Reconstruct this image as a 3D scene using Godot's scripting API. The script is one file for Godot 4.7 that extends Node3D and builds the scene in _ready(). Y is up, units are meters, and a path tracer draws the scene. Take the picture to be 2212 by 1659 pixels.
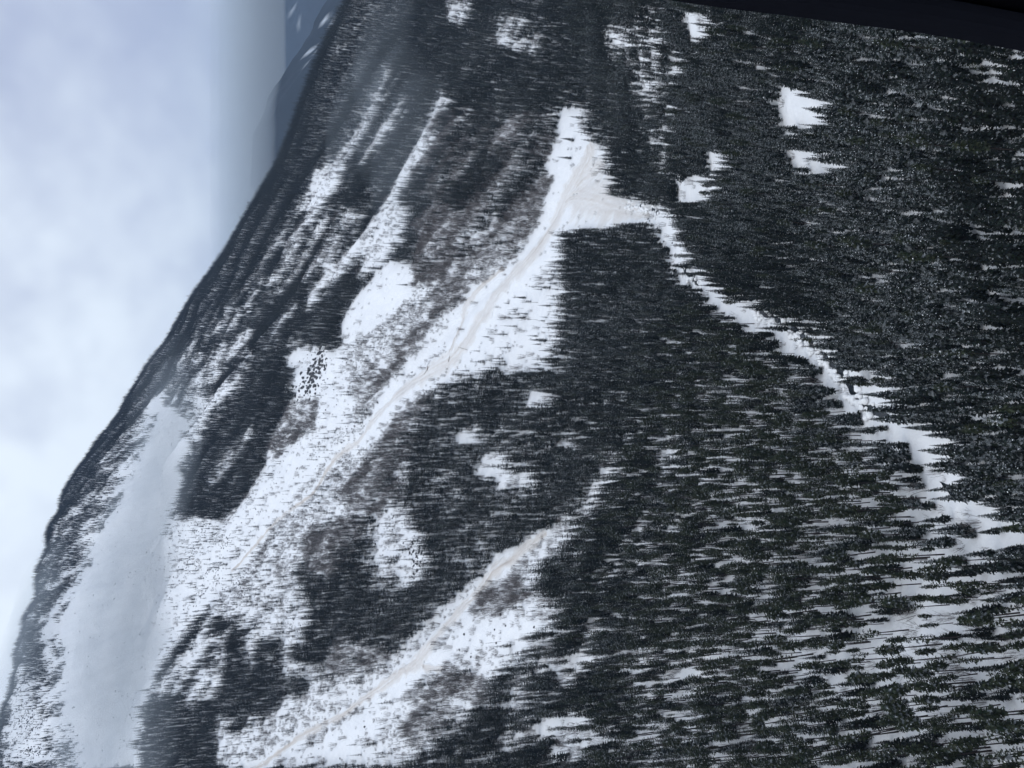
extends Node3D
# A snowy mountainside seen from a helicopter with the camera turned on its side: world up points to the left of the picture.
# World axes: x right, y up, z back; the lens is at the origin. Slope axes: q runs down the fall line, p runs along the contour.

const PITCH := 14.0
var rng := RandomNumberGenerator.new()
var n_big := FastNoiseLite.new()
var n_mid := FastNoiseLite.new()
var n_fine := FastNoiseLite.new()
var n_patch := FastNoiseLite.new()
var taken := {}
var M := {}

# ridges and gullies that run down the slope: p, q at the top, p, q at the foot, half width, height, fade
const RIBS := [
	[497, -1000, 505, -300, 16, -5, 0.12],
	[228, -860, 238, -420, 13, -4, 0.12],
	[858, -860, 890, -1300, 34, 20, 0.12],
	[955, -800, 990, -1400, 45, -14, 0.12],
	[1078, -900, 1089, -520, 16, -6, 0.12],
	[960, -760, 969, -500, 14, -5, 0.12],
	[1330, -720, 1340, -330, 90, 48, 0.6],
	[812, -720, 862, -440, 12, -5, 0.12],
	[1180, -1100, 1180, -560, 20, -6, 0.12],
	[1020, -1000, 1020, -620, 22, 6, 0.12],
	[1130, -1000, 1130, -560, 25, 6, 0.12],
	[1240, -1100, 1240, -600, 25, 5, 0.12],
	[370, -1200, 370, -800, 24, 10, 0.12],
	[150, -1200, 150, -880, 22, 8, 0.12],
]
# growth on the slope: conifers, bare wood, stones (0 to 1), outline in p, q
const ZONES := [
	[0.55, 0.15, 0, [1220, -1436, 1204, -1097, 1226, -786, 981, -606, 833, -684, 744, -777, 849, -868, 840, -1114]],  # upper mixed
	[0.68, 0.05, 0.1, [687, -1772, 1030, -1760, 1140, -1614, 1239, -1441, 859, -1138, 759, -1191, 449, -1174, 442, -1492, 514, -1686]],  # back slope
	[0.06, 0.1, 0.8, [695, -1770, 713, -1721, 582, -1607, 446, -1502, 514, -1686]],  # back corner rocks
	[0.06, 0.1, 0.05, [882, -1382, 713, -1122, 497, -1062, 498, -1024, 460, -1077, 439, -1157, 466, -1216, 609, -1234]],  # bowl lip
	[0.35, 0, 0.05, [1244, -1448, 1093, -1287, 853, -1131, 750, -1186, 444, -1496, 460, -1538, 643, -1627, 773, -1660, 913, -1605, 1000, -1540, 1117, -1460]],  # mist bowl rim
	[0, 0, 0.05, [1167, -1406, 1085, -1308, 863, -1144, 786, -1242, 590, -1197, 489, -1171, 417, -1192, 336, -1167, 436, -1476, 546, -1523, 717, -1593, 889, -1565, 956, -1503, 1075, -1422]],  # mist bowl
	[0.55, 0.9, 0, [881, -486, 779, -413, 605, -322, 569, -338, 553, -377, 552, -402, 629, -455, 737, -504, 820, -522]],  # mid forest bare mix
	[0.22, 1, 0, [699, -484, 557, -401, 553, -377, 554, -348, 521, -394, 508, -431, 513, -483, 548, -544, 623, -561, 663, -514, 711, -525]],  # brown bare wood
	[0.05, 0.5, 0.15, [663, -763, 651, -663, 606, -580, 610, -529, 564, -481, 524, -423, 538, -381, 558, -341, 565, -322, 577, -301, 503, -295, 461, -310, 426, -309, 473, -350, 407, -368, 362, -381, 370, -405, 423, -470, 443, -507, 440, -528, 430, -551, 433, -580, 434, -626, 448, -704, 450, -763, 447, -872, 473, -1007, 494, -1120, 747, -1187, 604, -978, 603, -907, 638, -859, 664, -822]],  # snow shrub corridor
	[0.1, 0.18, 0, [473, -351, 407, -368, 362, -381, 370, -405, 423, -470, 449, -467, 457, -429, 464, -398, 467, -370]],  # clean snow right of track
	[0.03, 1, 0, [566, -471, 536, -417, 542, -384, 549, -359, 542, -344, 518, -371, 510, -411, 518, -464, 537, -512, 563, -531, 571, -500]],  # shrub stripe
	[0.02, 0.9, 0, [565, -547, 537, -512, 520, -541, 523, -594, 545, -643, 542, -671, 571, -690, 568, -615]],  # shrub stripe
	[0, 0.05, 0, [520, -471, 523, -456, 517, -434, 505, -407, 492, -418, 496, -449, 486, -494, 500, -548, 513, -562, 515, -523]],  # snow stripe
	[0, 0.06, 0, [696, -568, 631, -527, 599, -539, 611, -585, 652, -669, 685, -684, 707, -646, 703, -596]],  # snow field
	[0.025, 0.12, 0.12, [666, -767, 629, -690, 545, -643, 523, -673, 515, -722, 516, -818, 509, -894, 508, -974, 477, -1015, 498, -1130, 754, -1199, 592, -968, 598, -900, 643, -866, 670, -829]],  # upper clean snow
	[0.012, 0.08, 0.35, [759, -833, 762, -806, 751, -774, 649, -665, 624, -676, 596, -699, 650, -764, 679, -782]],  # rock knob
	[0.04, 0.75, 0.3, [672, -802, 612, -722, 569, -732, 601, -800, 598, -836, 646, -860, 666, -829]],  # scattered bare upper
	[0.05, 0.3, 0.9, [539, -693, 519, -644, 479, -632, 482, -669, 506, -719]],  # rocks by the track
	[0.08, 0.1, 0.55, [659, -1130, 645, -1042, 517, -906, 466, -909, 503, -1015, 538, -1095]],  # open rocky slope
	[1, 0, 0, [830, -869, 773, -819, 708, -782, 668, -775, 674, -807, 673, -836, 664, -858, 645, -869, 620, -870, 626, -907, 604, -911, 599, -930, 606, -974, 724, -1159, 818, -1212, 863, -1214, 857, -1166, 838, -1093, 835, -1056, 834, -1013, 822, -976, 817, -946, 820, -913]],  # spur
	[0.35, 0.2, 0.1, [732, -1069, 735, -988, 730, -919, 703, -901, 692, -965, 684, -1025]],  # spur gap
	[0.04, 0.12, 0.05, [866, -1141, 848, -1091, 843, -1017, 828, -953, 841, -881, 885, -852, 956, -868, 858, -836, 835, -863, 846, -961, 993, -1169, 1045, -1230]],  # bowl snow
	[0.35, 0.3, 0, [1031, -1228, 1000, -1164, 939, -1030, 861, -869, 981, -980, 1027, -1075, 1099, -1206]],  # bowl edge trees
	[0.95, 0, 0, [1047, -1010, 994, -958, 980, -890, 967, -807, 928, -764, 889, -787, 877, -835, 826, -871, 854, -894]],  # dark strip
	[0.95, 0.05, 0, [865, -784, 823, -710, 740, -629, 710, -610, 709, -641, 701, -672, 648, -668, 675, -705, 726, -705, 769, -766, 831, -809]],  # dark strip
	[1, 0, 0, [1264, -1153, 1316, -993, 1284, -820, 1269, -654, 1271, -587, 1310, -526, 1222, -483, 1198, -572, 1107, -654, 1112, -775, 1108, -874, 1120, -995, 1174, -1082]],  # dark skyline strip
	[0.95, 0, 0, [1036, -532, 979, -507, 964, -603, 958, -716, 974, -843, 977, -941, 998, -962, 1000, -856, 991, -732, 1009, -641]],  # dark strip 2
	[0.95, 0.1, 0, [941, -493, 869, -455, 831, -502, 822, -551, 843, -619, 841, -682, 863, -718, 891, -681, 905, -610, 917, -543]],  # dark strip 3
	[0, 0.25, 0, [1100, -536, 1075, -530, 1046, -583, 1027, -636, 1068, -680, 1042, -707, 1092, -751, 1095, -720, 1089, -671, 1090, -601]],  # strip a
	[0, 0.2, 0, [1126, -738, 1096, -712, 1020, -649, 1005, -680, 1009, -718, 1061, -785, 1101, -767]],  # snow patch a
	[0, 0.3, 0, [981, -512, 963, -505, 953, -528, 957, -574, 965, -619, 979, -624, 983, -576]],  # strip b
	[0, 0.25, 0, [874, -452, 849, -443, 809, -491, 800, -539, 786, -590, 783, -654, 803, -727, 815, -774, 837, -749, 825, -673, 813, -604, 825, -551, 841, -504]],  # strip c
	[0, 0.3, 0, [787, -555, 751, -535, 716, -557, 721, -605, 738, -634, 766, -612, 782, -580]],  # snow beside strip c
	[0.4, 0.4, 0, [1092, -809, 1007, -717, 898, -637, 838, -615, 833, -667, 862, -735, 971, -881, 980, -911, 1002, -858]],  # mixed stripes
	[0.1, 0.4, 0, [1047, -406, 956, -367, 927, -375, 941, -396, 1005, -413]],  # top clearing
	[0.3, 0.4, 0, [877, -349, 782, -311, 716, -305, 707, -310, 748, -333, 817, -354]],  # top clearing
	[0.45, 0.2, 0, [556, -211, 364, -131, 340, -141, 360, -176, 364, -221, 427, -262, 468, -227, 561, -245]],  # banded wood
	[0, 0.1, 0, [370, -135, 339, -122, 333, -134, 357, -146]],  # bright gap
	[0, 0.1, 0, [248, -115, 229, -106, 220, -107, 223, -115, 238, -123]],  # gap
	[0, 0.05, 0, [229, -128, 206, -114, 193, -109, 195, -113, 220, -130]],  # gap
	[0, 0.1, 0, [320, -182, 289, -164, 290, -175, 313, -189]],  # gap
	[0, 0.1, 0, [379, -234, 320, -195, 307, -203, 356, -238]],  # gap
	[0, 0.06, 0, [614, -315, 579, -302, 549, -304, 519, -300, 505, -297, 492, -303, 475, -299, 468, -304, 451, -302, 428, -288, 388, -264, 369, -260, 395, -281, 426, -309, 460, -337, 484, -356, 465, -370, 457, -407, 449, -444, 446, -482, 463, -526, 471, -577, 467, -625, 491, -657, 516, -601, 492, -532, 482, -489, 499, -457, 501, -408, 520, -372, 528, -348, 566, -345, 577, -328]],  # fan
	[0.06, 0.5, 0.08, [453, -769, 454, -710, 443, -631, 439, -584, 433, -559, 404, -569, 363, -581, 383, -627, 393, -675, 398, -719, 407, -767, 427, -853, 465, -998, 485, -1033]],  # upper swath
	[0.3, 1, 0, [461, -565, 449, -523, 429, -513, 424, -547, 405, -557, 410, -585, 372, -582, 375, -611, 405, -656, 449, -672, 452, -621]],  # brown wood by track
	[0.86, 0.3, 0, [436, -508, 418, -470, 365, -404, 356, -380, 292, -341, 234, -336, 205, -353, 238, -402, 239, -420, 254, -471, 250, -491, 252, -517, 249, -532, 250, -556, 246, -576, 241, -603, 238, -620, 241, -652, 272, -704, 300, -746, 354, -740, 403, -760, 392, -713, 387, -670, 378, -622, 358, -576, 370, -551, 403, -568, 404, -549, 428, -546, 434, -526]],  # mid forest
	[0.25, 1, 0, [446, -757, 410, -673, 385, -633, 360, -658, 353, -691, 394, -745]],  # brown wood
	[0.04, 0.4, 0.6, [388, -606, 364, -577, 342, -566, 308, -554, 287, -554, 279, -568, 289, -586, 311, -590, 345, -600]],  # clearing in wood
	[0.1, 0.4, 0.3, [386, -627, 370, -602, 332, -595, 306, -604, 319, -620, 350, -626]],  # clearing in wood
	[0, 0.2, 0, [388, -505, 373, -482, 361, -482, 376, -504]],  # gap
	[0, 0.2, 0, [360, -420, 346, -401, 337, -406, 346, -423]],  # gap
	[0, 0.3, 0, [345, -480, 331, -458, 315, -461, 331, -485]],  # gap
	[0, 0.2, 0, [314, -464, 285, -426, 280, -427, 306, -463]],  # gap
	[0, 0.2, 0, [298, -397, 278, -371, 268, -375, 286, -396]],  # gap
	[0, 0.2, 0, [290, -341, 280, -329, 261, -331, 270, -342]],  # gap
	[0, 0.2, 0, [234, -328, 225, -316, 215, -315, 223, -327]],  # gap
	[0.72, 0.15, 0, [311, -388, 284, -331, 201, -252, 154, -224, 112, -204, 84, -200, 85, -237, 132, -300, 182, -347, 221, -391]],  # right mid forest
	[0.7, 0.3, 0, [241, -401, 176, -289, 138, -239, 104, -222, 118, -270, 128, -304, 147, -346, 174, -386, 212, -402]],  # thin forest
	[0.2, 0.9, 0, [290, -678, 250, -618, 237, -615, 240, -649, 249, -680, 274, -708]],  # brown wood 3
	[0.03, 0.5, 0.05, [242, -398, 224, -385, 217, -396, 214, -429, 206, -430, 173, -394, 168, -408, 176, -442, 166, -434, 169, -463, 164, -490, 156, -524, 172, -604, 159, -623, 233, -853, 260, -853, 263, -777, 266, -751, 262, -710, 240, -657, 237, -624, 240, -604, 245, -578, 249, -558, 248, -535, 251, -520, 250, -495, 253, -474, 239, -426]],  # corridor 2
	[0.02, 1, 0, [241, -522, 239, -483, 228, -448, 207, -441, 208, -474, 218, -502]],  # shrubs along slide two
	[0.1, 1, 0, [198, -574, 192, -519, 177, -498, 163, -487, 156, -522, 161, -563, 174, -602]],  # bare wood beside slide two
	[0.015, 0.12, 0.1, [221, -532, 214, -487, 190, -438, 179, -444, 187, -478, 200, -522, 207, -556, 206, -602, 197, -654, 178, -683, 216, -798, 216, -729, 216, -647, 216, -583]],  # clean snow slide two
	[0.64, 0.4, 0, [169, -600, 153, -518, 159, -483, 164, -454, 161, -425, 172, -436, 163, -397, 166, -380, 145, -346, 126, -304, 114, -270, 89, -210, 43, -221, 164, -636]],  # forest lower left
	[0, 0.1, 0, [154, -419, 136, -373, 132, -375, 148, -416]],  # gap
	[0, 0.2, 0, [127, -447, 114, -387, 108, -381, 120, -441]],  # gap
	[0.14, 0.3, 0.12, [339, -1178, 452, -1181, 492, -1020, 460, -903, 402, -764, 356, -744, 302, -751, 274, -708, 259, -708, 269, -758, 256, -831, 233, -851]],  # upper left open
	[1, 0, 0, [420, -943, 389, -866, 343, -867, 309, -858, 286, -862, 307, -919, 338, -930, 374, -911]],  # clump
	[1, 0, 0, [342, -863, 321, -794, 279, -784, 268, -790, 266, -813, 290, -859]],  # clump
	[0.7, 0, 0, [361, -838, 339, -793, 319, -789, 345, -858]],  # clump
	[0.9, 0, 0, [488, -1017, 471, -997, 452, -1060, 436, -1142, 458, -1178, 475, -1066]],  # spur edge
	[0.7, 0.1, 0, [473, -1007, 421, -916, 388, -882, 418, -953, 444, -1000]],  # clump
	[0.35, 0.1, 0, [455, -1123, 452, -1060, 415, -951, 338, -929, 357, -1004, 409, -1106]],  # sparse
	[1, 0, 0, [436, -1208, 409, -1106, 357, -1004, 314, -1007, 290, -1026, 332, -1156]],  # clump
	[0.85, 0, 0, [359, -1002, 332, -935, 294, -922, 256, -920, 285, -1012]],  # clump
	[0.9, 0, 0, [324, -778, 310, -738, 284, -700, 278, -712, 295, -755]],  # clump
	[0.8, 0.1, 0, [303, -792, 283, -746, 268, -735, 264, -745, 282, -786]],  # clump
	[0.7, 0, 0, [295, -905, 279, -849, 268, -842, 283, -892]],  # clump
	[0.85, 0.4, 0, [115, -204, 101, -161, 94, -142, 77, -137, 58, -127, 22, -147, 57, -270, 106, -264]],  # tall pines
	[0.8, 0.6, 0, [76, -166, 63, -142, 49, -133, 22, -147, 36, -196, 52, -189, 59, -169]],  # tall pines thin
	[0.06, 0.3, 0, [73, -168, 65, -150, 59, -145, 62, -154, 69, -168]],  # pine gap
	[0.06, 0.3, 0, [66, -168, 59, -151, 56, -150, 60, -163, 64, -173]],  # pine gap
	[0.06, 0.3, 0, [50, -176, 47, -160, 45, -159, 47, -174, 50, -183]],  # pine gap
	[0, 0.12, 0.1, [444, -297, 390, -263, 361, -256, 308, -248, 267, -228, 232, -207, 206, -191, 180, -177, 160, -167, 143, -161, 128, -156, 117, -151, 111, -148, 96, -144, 86, -140, 76, -137, 70, -133, 62, -128, 60, -130, 70, -137, 77, -141, 86, -145, 98, -150, 107, -149, 118, -157, 129, -164, 146, -171, 163, -177, 182, -186, 205, -198, 233, -217, 267, -237, 312, -260, 370, -270, 397, -283, 425, -306]],  # creek corridor
	[0.05, 0.1, 0, [149, -161, 135, -145, 126, -140, 132, -148, 141, -161]],  # bank
	[0.05, 0.1, 0, [141, -162, 132, -151, 127, -150, 133, -160]],  # bank
	[0.05, 0.1, 0, [128, -154, 115, -142, 113, -142, 122, -153]],  # bank
	[0, 0, 0, [508, -967, 507, -927, 503, -893, 504, -859, 502, -809, 490, -759, 499, -724, 500, -692, 481, -644, 487, -624, 486, -598, 485, -573, 470, -530, 457, -499, 456, -477, 465, -454, 473, -432, 477, -412, 476, -388, 488, -365, 502, -343, 508, -322, 515, -307, 530, -304, 540, -304, 530, -307, 526, -322, 519, -343, 507, -365, 497, -388, 500, -412, 495, -432, 485, -454, 477, -477, 478, -499, 490, -530, 503, -573, 502, -598, 503, -624, 495, -644, 510, -692, 507, -724, 498, -759, 509, -809, 512, -859, 510, -893, 513, -927, 514, -967]],  # bed of the long slide
	[0, 0, 0, [232, -858, 226, -839, 228, -791, 227, -749, 219, -691, 219, -666, 217, -631, 215, -599, 212, -578, 223, -553, 230, -532, 235, -521, 238, -505, 240, -493, 241, -484, 240, -458, 238, -436, 237, -422, 243, -422, 247, -436, 251, -458, 254, -484, 252, -493, 248, -505, 245, -521, 242, -532, 235, -553, 228, -578, 228, -599, 228, -631, 229, -666, 228, -691, 236, -749, 236, -791, 233, -839, 238, -858]],  # bed of the narrow slide
]

# ---------------------------------------------------------------- helpers
func setup_noise(n: FastNoiseLite, s: int, wave: float, oct := 3) -> void:
	n.seed = s
	n.noise_type = FastNoiseLite.TYPE_SIMPLEX_SMOOTH
	n.frequency = 1.0 / wave
	n.fractal_type = FastNoiseLite.FRACTAL_FBM
	n.fractal_octaves = oct

func smax(a: float, b: float, k: float) -> float:
	var t := clampf(0.5 + 0.5 * (a - b) / k, 0.0, 1.0)
	return lerpf(b, a, t) + k * t * (1.0 - t)

func ss(a: float, b: float, x: float) -> float:
	return smoothstep(a, b, x)

func to_p(x: float, z: float) -> float:
	return 0.75 * x - 0.66 * z

func to_q(x: float, z: float) -> float:
	return 0.66 * x + 0.75 * z

func to_x(p: float, q: float) -> float:
	return (0.75 * p + 0.66 * q) / 0.9981

func to_z(p: float, q: float) -> float:
	return (0.75 * q - 0.66 * p) / 0.9981

func creek_q(p: float) -> float:
	return -134.0 - 0.44 * (clampf(p, -300.0, 450.0) - 64.0) - 0.12 * maxf(p - 450.0, 0.0)

func height(x: float, z: float) -> float:
	var p := to_p(x, z)
	var q := to_q(x, z)
	var pc := clampf(p, -300.0, 450.0)
	var qc := creek_q(p)
	var yc := -162.0 - 0.185 * (pc - 64.0) - 0.03 * maxf(p - 450.0, 0.0)
	var qe := smax(q, -1790.0, 120.0)
	var plane := -370.0 - 0.52 * qe + 0.31 * maxf(-1400.0 - qe, 0.0) * (1.0 - ss(1120, 1520, p))
	var left := smax(plane, yc + 0.2 * (qc - q), 40.0)
	var d := q - qc
	var right := yc + 0.22 * d + 0.0006 * pow(maxf(d, 0.0), 2.0)
	var y := smax(left, right, 14.0)
	var over := maxf(p - 1345.0 - maxf(-1150.0 - q, 0.0) * 0.16, 0.0)
	y -= minf(over * over * 0.0022, over * 0.75)
	y -= 0.55 * maxf(-1790.0 - q, 0.0)
	y -= 26.0 * exp(-pow((q + 1400.0) / 130.0, 2.0)) * (1.0 - ss(820, 1000, p))
	y += 9.0 * exp(-(pow((p - 683.0) / 30.0, 2.0) + pow((q + 772.0) / 30.0, 2.0)))
	y += 7.0 * exp(-(pow((p - 700.0) / 22.0, 2.0) + pow((q + 800.0) / 22.0, 2.0)))
	for f in RIBS:
		var fd: float = f[6]
		var t: float = (q - f[1]) / (f[3] - f[1])
		if t < -fd or t > 1.0 + fd:
			continue
		var pl: float = f[0] + (f[2] - f[0]) * t + 6.0 * sin(q * 0.011 + f[0])
		var off: float = (p - pl) / f[4]
		if absf(off) < 3.0:
			y += f[5] * ss(-fd, fd * 0.7, t) * (1.0 - ss(1.0 - fd * 0.7, 1.0 + fd, t)) * exp(-off * off)
	y = maxf(y, -345.0)
	# rough relief, calm beside the creek
	var calm := ss(4.0, 60.0, absf(d))
	var high := ss(-350.0, -1500.0, q)
	y += n_big.get_noise_2d(p, q * 0.5) * (4.0 + 10.0 * high) * calm
	y += n_mid.get_noise_2d(p, q * 0.6) * (1.6 + 2.2 * high) * (0.15 + 0.85 * calm)
	y += n_fine.get_noise_2d(x, z) * 0.5 * (0.3 + 0.7 * calm)
	return y

func ground(p: float, q: float) -> Vector3:
	var x := to_x(p, q)
	var z := to_z(p, q)
	return Vector3(x, height(x, z), z)

func numbered(called: String) -> String:
	var k: int = taken.get(called, 0)
	taken[called] = k + 1
	return called if k == 0 else "%s_%03d" % [called, k]

func tag(o: Node, label := "", category := "", group := "", kind := "") -> void:
	if label: o.set_meta("label", label)
	if category: o.set_meta("category", category)
	if group: o.set_meta("group", group)
	if kind: o.set_meta("kind", kind)

func put(called: String, mesh: Mesh, mat: Material, parent: Node = null) -> MeshInstance3D:
	var o := MeshInstance3D.new()
	o.mesh = mesh
	o.material_override = mat
	if parent == null:
		o.name = numbered(called)
		add_child(o)
	else:
		o.name = called
		parent.add_child(o, true)
	return o

func thing(called: String, at: Vector3) -> Node3D:
	var o := Node3D.new()
	o.name = numbered(called)
	add_child(o)
	o.position = at
	return o

func mat(c: Color, rough := 0.9) -> StandardMaterial3D:
	var m := StandardMaterial3D.new()
	m.albedo_color = c.linear_to_srgb()
	m.roughness = rough
	m.metallic_specular = 0.3
	return m

func vertex_mat(rough := 0.9) -> StandardMaterial3D:
	var m := mat(Color.WHITE, rough)
	m.vertex_color_use_as_albedo = true
	m.metallic_specular = 0.2
	return m

func noise_tex(s: int, size: int, freq: float, lo: Color, hi: Color, normal := false, bump := 4.0) -> NoiseTexture2D:
	var t := NoiseTexture2D.new()
	var n := FastNoiseLite.new()
	n.seed = s
	n.frequency = freq
	n.fractal_octaves = 4
	t.noise = n
	t.width = size
	t.height = size
	t.seamless = true
	if normal:
		t.as_normal_map = true
		t.bump_strength = bump
	else:
		var g := Gradient.new()
		g.set_color(0, lo.linear_to_srgb())
		g.set_color(1, hi.linear_to_srgb())
		t.color_ramp = g
	return t

# a mesh is gathered as loose triangles: [points, colours]
func tri(b: Array, a: Vector3, c: Vector3, d: Vector3, k: Color) -> void:
	b[0].append(a); b[0].append(c); b[0].append(d)
	b[1].append(k); b[1].append(k); b[1].append(k)

func loose() -> Array:
	return [PackedVector3Array(), PackedColorArray()]

func finish(b: Array) -> ArrayMesh:
	var pts: PackedVector3Array = b[0]
	var nor := PackedVector3Array()
	nor.resize(pts.size())
	for i in range(0, pts.size(), 3):
		var n := (pts[i + 2] - pts[i]).cross(pts[i + 1] - pts[i]).normalized()
		nor[i] = n; nor[i + 1] = n; nor[i + 2] = n
	var a := []
	a.resize(Mesh.ARRAY_MAX)
	a[Mesh.ARRAY_VERTEX] = pts
	a[Mesh.ARRAY_NORMAL] = nor
	a[Mesh.ARRAY_COLOR] = b[1]
	var m := ArrayMesh.new()
	m.add_surface_from_arrays(Mesh.PRIMITIVE_TRIANGLES, a)
	return m

func join(x: Array, y: Array) -> Array:
	var r := [x[0].duplicate(), x[1].duplicate()]
	r[0].append_array(y[0]); r[1].append_array(y[1])
	return r

func spike(b: Array, from: Vector3, to: Vector3, r0: float, r1: float, k: Color, sides := 3) -> void:
	var d := (to - from).normalized()
	var s := d.cross(Vector3(0.31, 0.2, 0.93)).normalized()
	var u := d.cross(s)
	for i in sides:
		var a0 := TAU * i / sides
		var a1 := TAU * (i + 1) / sides
		var e0 := s * cos(a0) + u * sin(a0)
		var e1 := s * cos(a1) + u * sin(a1)
		tri(b, from + e0 * r0, to + e0 * r1, to + e1 * r1, k)
		tri(b, from + e0 * r0, to + e1 * r1, from + e1 * r0, k)

func smooth_grid(cols: int, rows: int, pts: PackedVector3Array, colors: PackedColorArray, uvs := PackedVector2Array()) -> ArrayMesh:
	var idx := PackedInt32Array()
	for j in rows - 1:
		for i in cols - 1:
			var k := j * cols + i
			idx.append_array([k, k + cols, k + 1, k + 1, k + cols, k + cols + 1])
	var nor := PackedVector3Array()
	nor.resize(pts.size())
	for j in rows:
		for i in cols:
			var l := pts[j * cols + maxi(i - 1, 0)]
			var r := pts[j * cols + mini(i + 1, cols - 1)]
			var t := pts[maxi(j - 1, 0) * cols + i]
			var d := pts[mini(j + 1, rows - 1) * cols + i]
			var n := (d - t).cross(r - l).normalized()
			nor[j * cols + i] = n if n.y > 0 else -n
	# front faces run clockwise about the normals
	for i in range(0, idx.size(), 3):
		if (pts[idx[i + 2]] - pts[idx[i]]).cross(pts[idx[i + 1]] - pts[idx[i]]).dot(nor[idx[i]]) < 0.0:
			var t := idx[i + 1]
			idx[i + 1] = idx[i + 2]
			idx[i + 2] = t
	var a := []
	a.resize(Mesh.ARRAY_MAX)
	a[Mesh.ARRAY_VERTEX] = pts
	a[Mesh.ARRAY_NORMAL] = nor
	if colors.size(): a[Mesh.ARRAY_COLOR] = colors
	if uvs.size(): a[Mesh.ARRAY_TEX_UV] = uvs
	a[Mesh.ARRAY_INDEX] = idx
	var m := ArrayMesh.new()
	m.add_surface_from_arrays(Mesh.PRIMITIVE_TRIANGLES, a)
	return m

# ---------------------------------------------------------------- trees
const SNOW := Color(0.70, 0.73, 0.77)

func bough(b: Array, at: Vector3, turn: float, length: float, rise: float, k: Color, snow: float, fine: bool, white: Array) -> void:
	var out := Vector3(cos(turn), 0, sin(turn))
	var side := Vector3(-out.z, 0, out.x)
	var w := length * rng.randf_range(0.2, 0.3)
	var mid := at + out * length * 0.55 + Vector3.UP * (rise * length * 0.5)
	var tip := at + out * length + Vector3.UP * (rise * length * 0.5 - length * rng.randf_range(0.12, 0.3))
	var drop := Vector3.DOWN * length * 0.12
	var l := mid + side * w + drop
	var r := mid - side * w + drop
	tri(b, at, l, mid, k); tri(b, at, mid, r, k)
	tri(b, l, tip, mid, k); tri(b, mid, tip, r, k)
	if fine:
		for s in [-1.0, 1.0]:
			for f in [0.35, 0.75]:
				var root := at.lerp(tip, f) + Vector3.UP * length * 0.03
				var end: Vector3 = root + side * s * w * 1.7 * (1.2 - f) + out * length * 0.22 + drop * 1.3
				tri(b, root - out * length * 0.1, root + out * length * 0.12, end, k)
		tri(b, at.lerp(mid, 0.4), tip.lerp(mid, 0.3), mid + Vector3.DOWN * length * 0.26, k)
	if rng.randf() < snow:
		var g := rng.randf_range(0.45, 1.0)
		var c0 := at.lerp(mid, 0.75) + Vector3.UP * 0.05
		var c1 := mid.lerp(tip, rng.randf_range(0.3, 0.8)) + Vector3.UP * 0.05
		var m := c0.lerp(c1, 0.5)
		tri(white, c0, m + side * w * 0.5 * g, c1, SNOW)
		tri(white, c0, c1, m - side * w * 0.5 * g, SNOW)

# [trunk, crown] of a conifer of height 1 unit = 1 m
func conifer(s: int, tall: float, spread: float, foot: float, dark: Color, pale: Color, snow: float, whorls: int, each: int, fine: bool, pine := false) -> Array:
	rng.seed = s
	var trunk := loose()
	var bark := Color(0.045, 0.038, 0.036)
	spike(trunk, Vector3(0, -0.6, 0), Vector3(0, tall * 0.97, 0), tall * 0.0095 + 0.03, 0.02, bark, 5 if fine else 3)
	if fine and foot > 0.2:
		for i in 16:
			var y := rng.randf_range(0.1, foot + 0.1) * tall
			var a := rng.randf() * TAU
			var d := Vector3(cos(a), rng.randf_range(-0.25, 0.1), sin(a)) * rng.randf_range(0.4, 1.3)
			spike(trunk, Vector3(0, y, 0), Vector3(0, y, 0) + d, 0.025, 0.008, bark)
	var crown := loose()
	var white := loose()
	var lean := rng.randf() * TAU
	for i in whorls:
		var f := (i + rng.randf_range(-0.3, 0.3)) / (whorls - 0.5)
		f = clampf(f, 0.0, 1.0)
		var y := lerpf(foot, 0.985, f) * tall
		var wide := spread * (pow(1.0 - f, 0.75) * 0.96 + 0.05)
		if pine:
			wide = spread * (0.35 + 0.65 * sin(PI * clampf(f * 0.8 + 0.18, 0, 1)))
			if f > 0.9: wide *= 0.5
		elif f < 0.12:
			wide *= 0.75 + f * 2.0
		wide *= 1.0 + 0.16 * sin(i * 1.7 + s)
		var start := rng.randf() * TAU
		for j in each:
			if rng.randf() < 0.1: continue
			var a := start + TAU * j / each + rng.randf_range(-0.35, 0.35)
			var length := wide * rng.randf_range(0.62, 1.15) * (1.0 + 0.12 * cos(a - lean))
			var k := dark.lerp(pale, pow(rng.randf(), 2.2))
			if rng.randf() < snow * 2.0: k = Color(0.13, 0.145, 0.15)  # dusted with snow
			bough(crown, Vector3(0, y + rng.randf_range(-0.15, 0.15), 0), a, length, rng.randf_range(-0.3, 0.05) if not pine else rng.randf_range(-0.05, 0.5), k, snow, fine, white)
	# leader
	spike(crown, Vector3(0, tall * 0.94, 0), Vector3(0, tall, 0), 0.09, 0.01, dark)
	return [trunk, crown, white]

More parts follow.
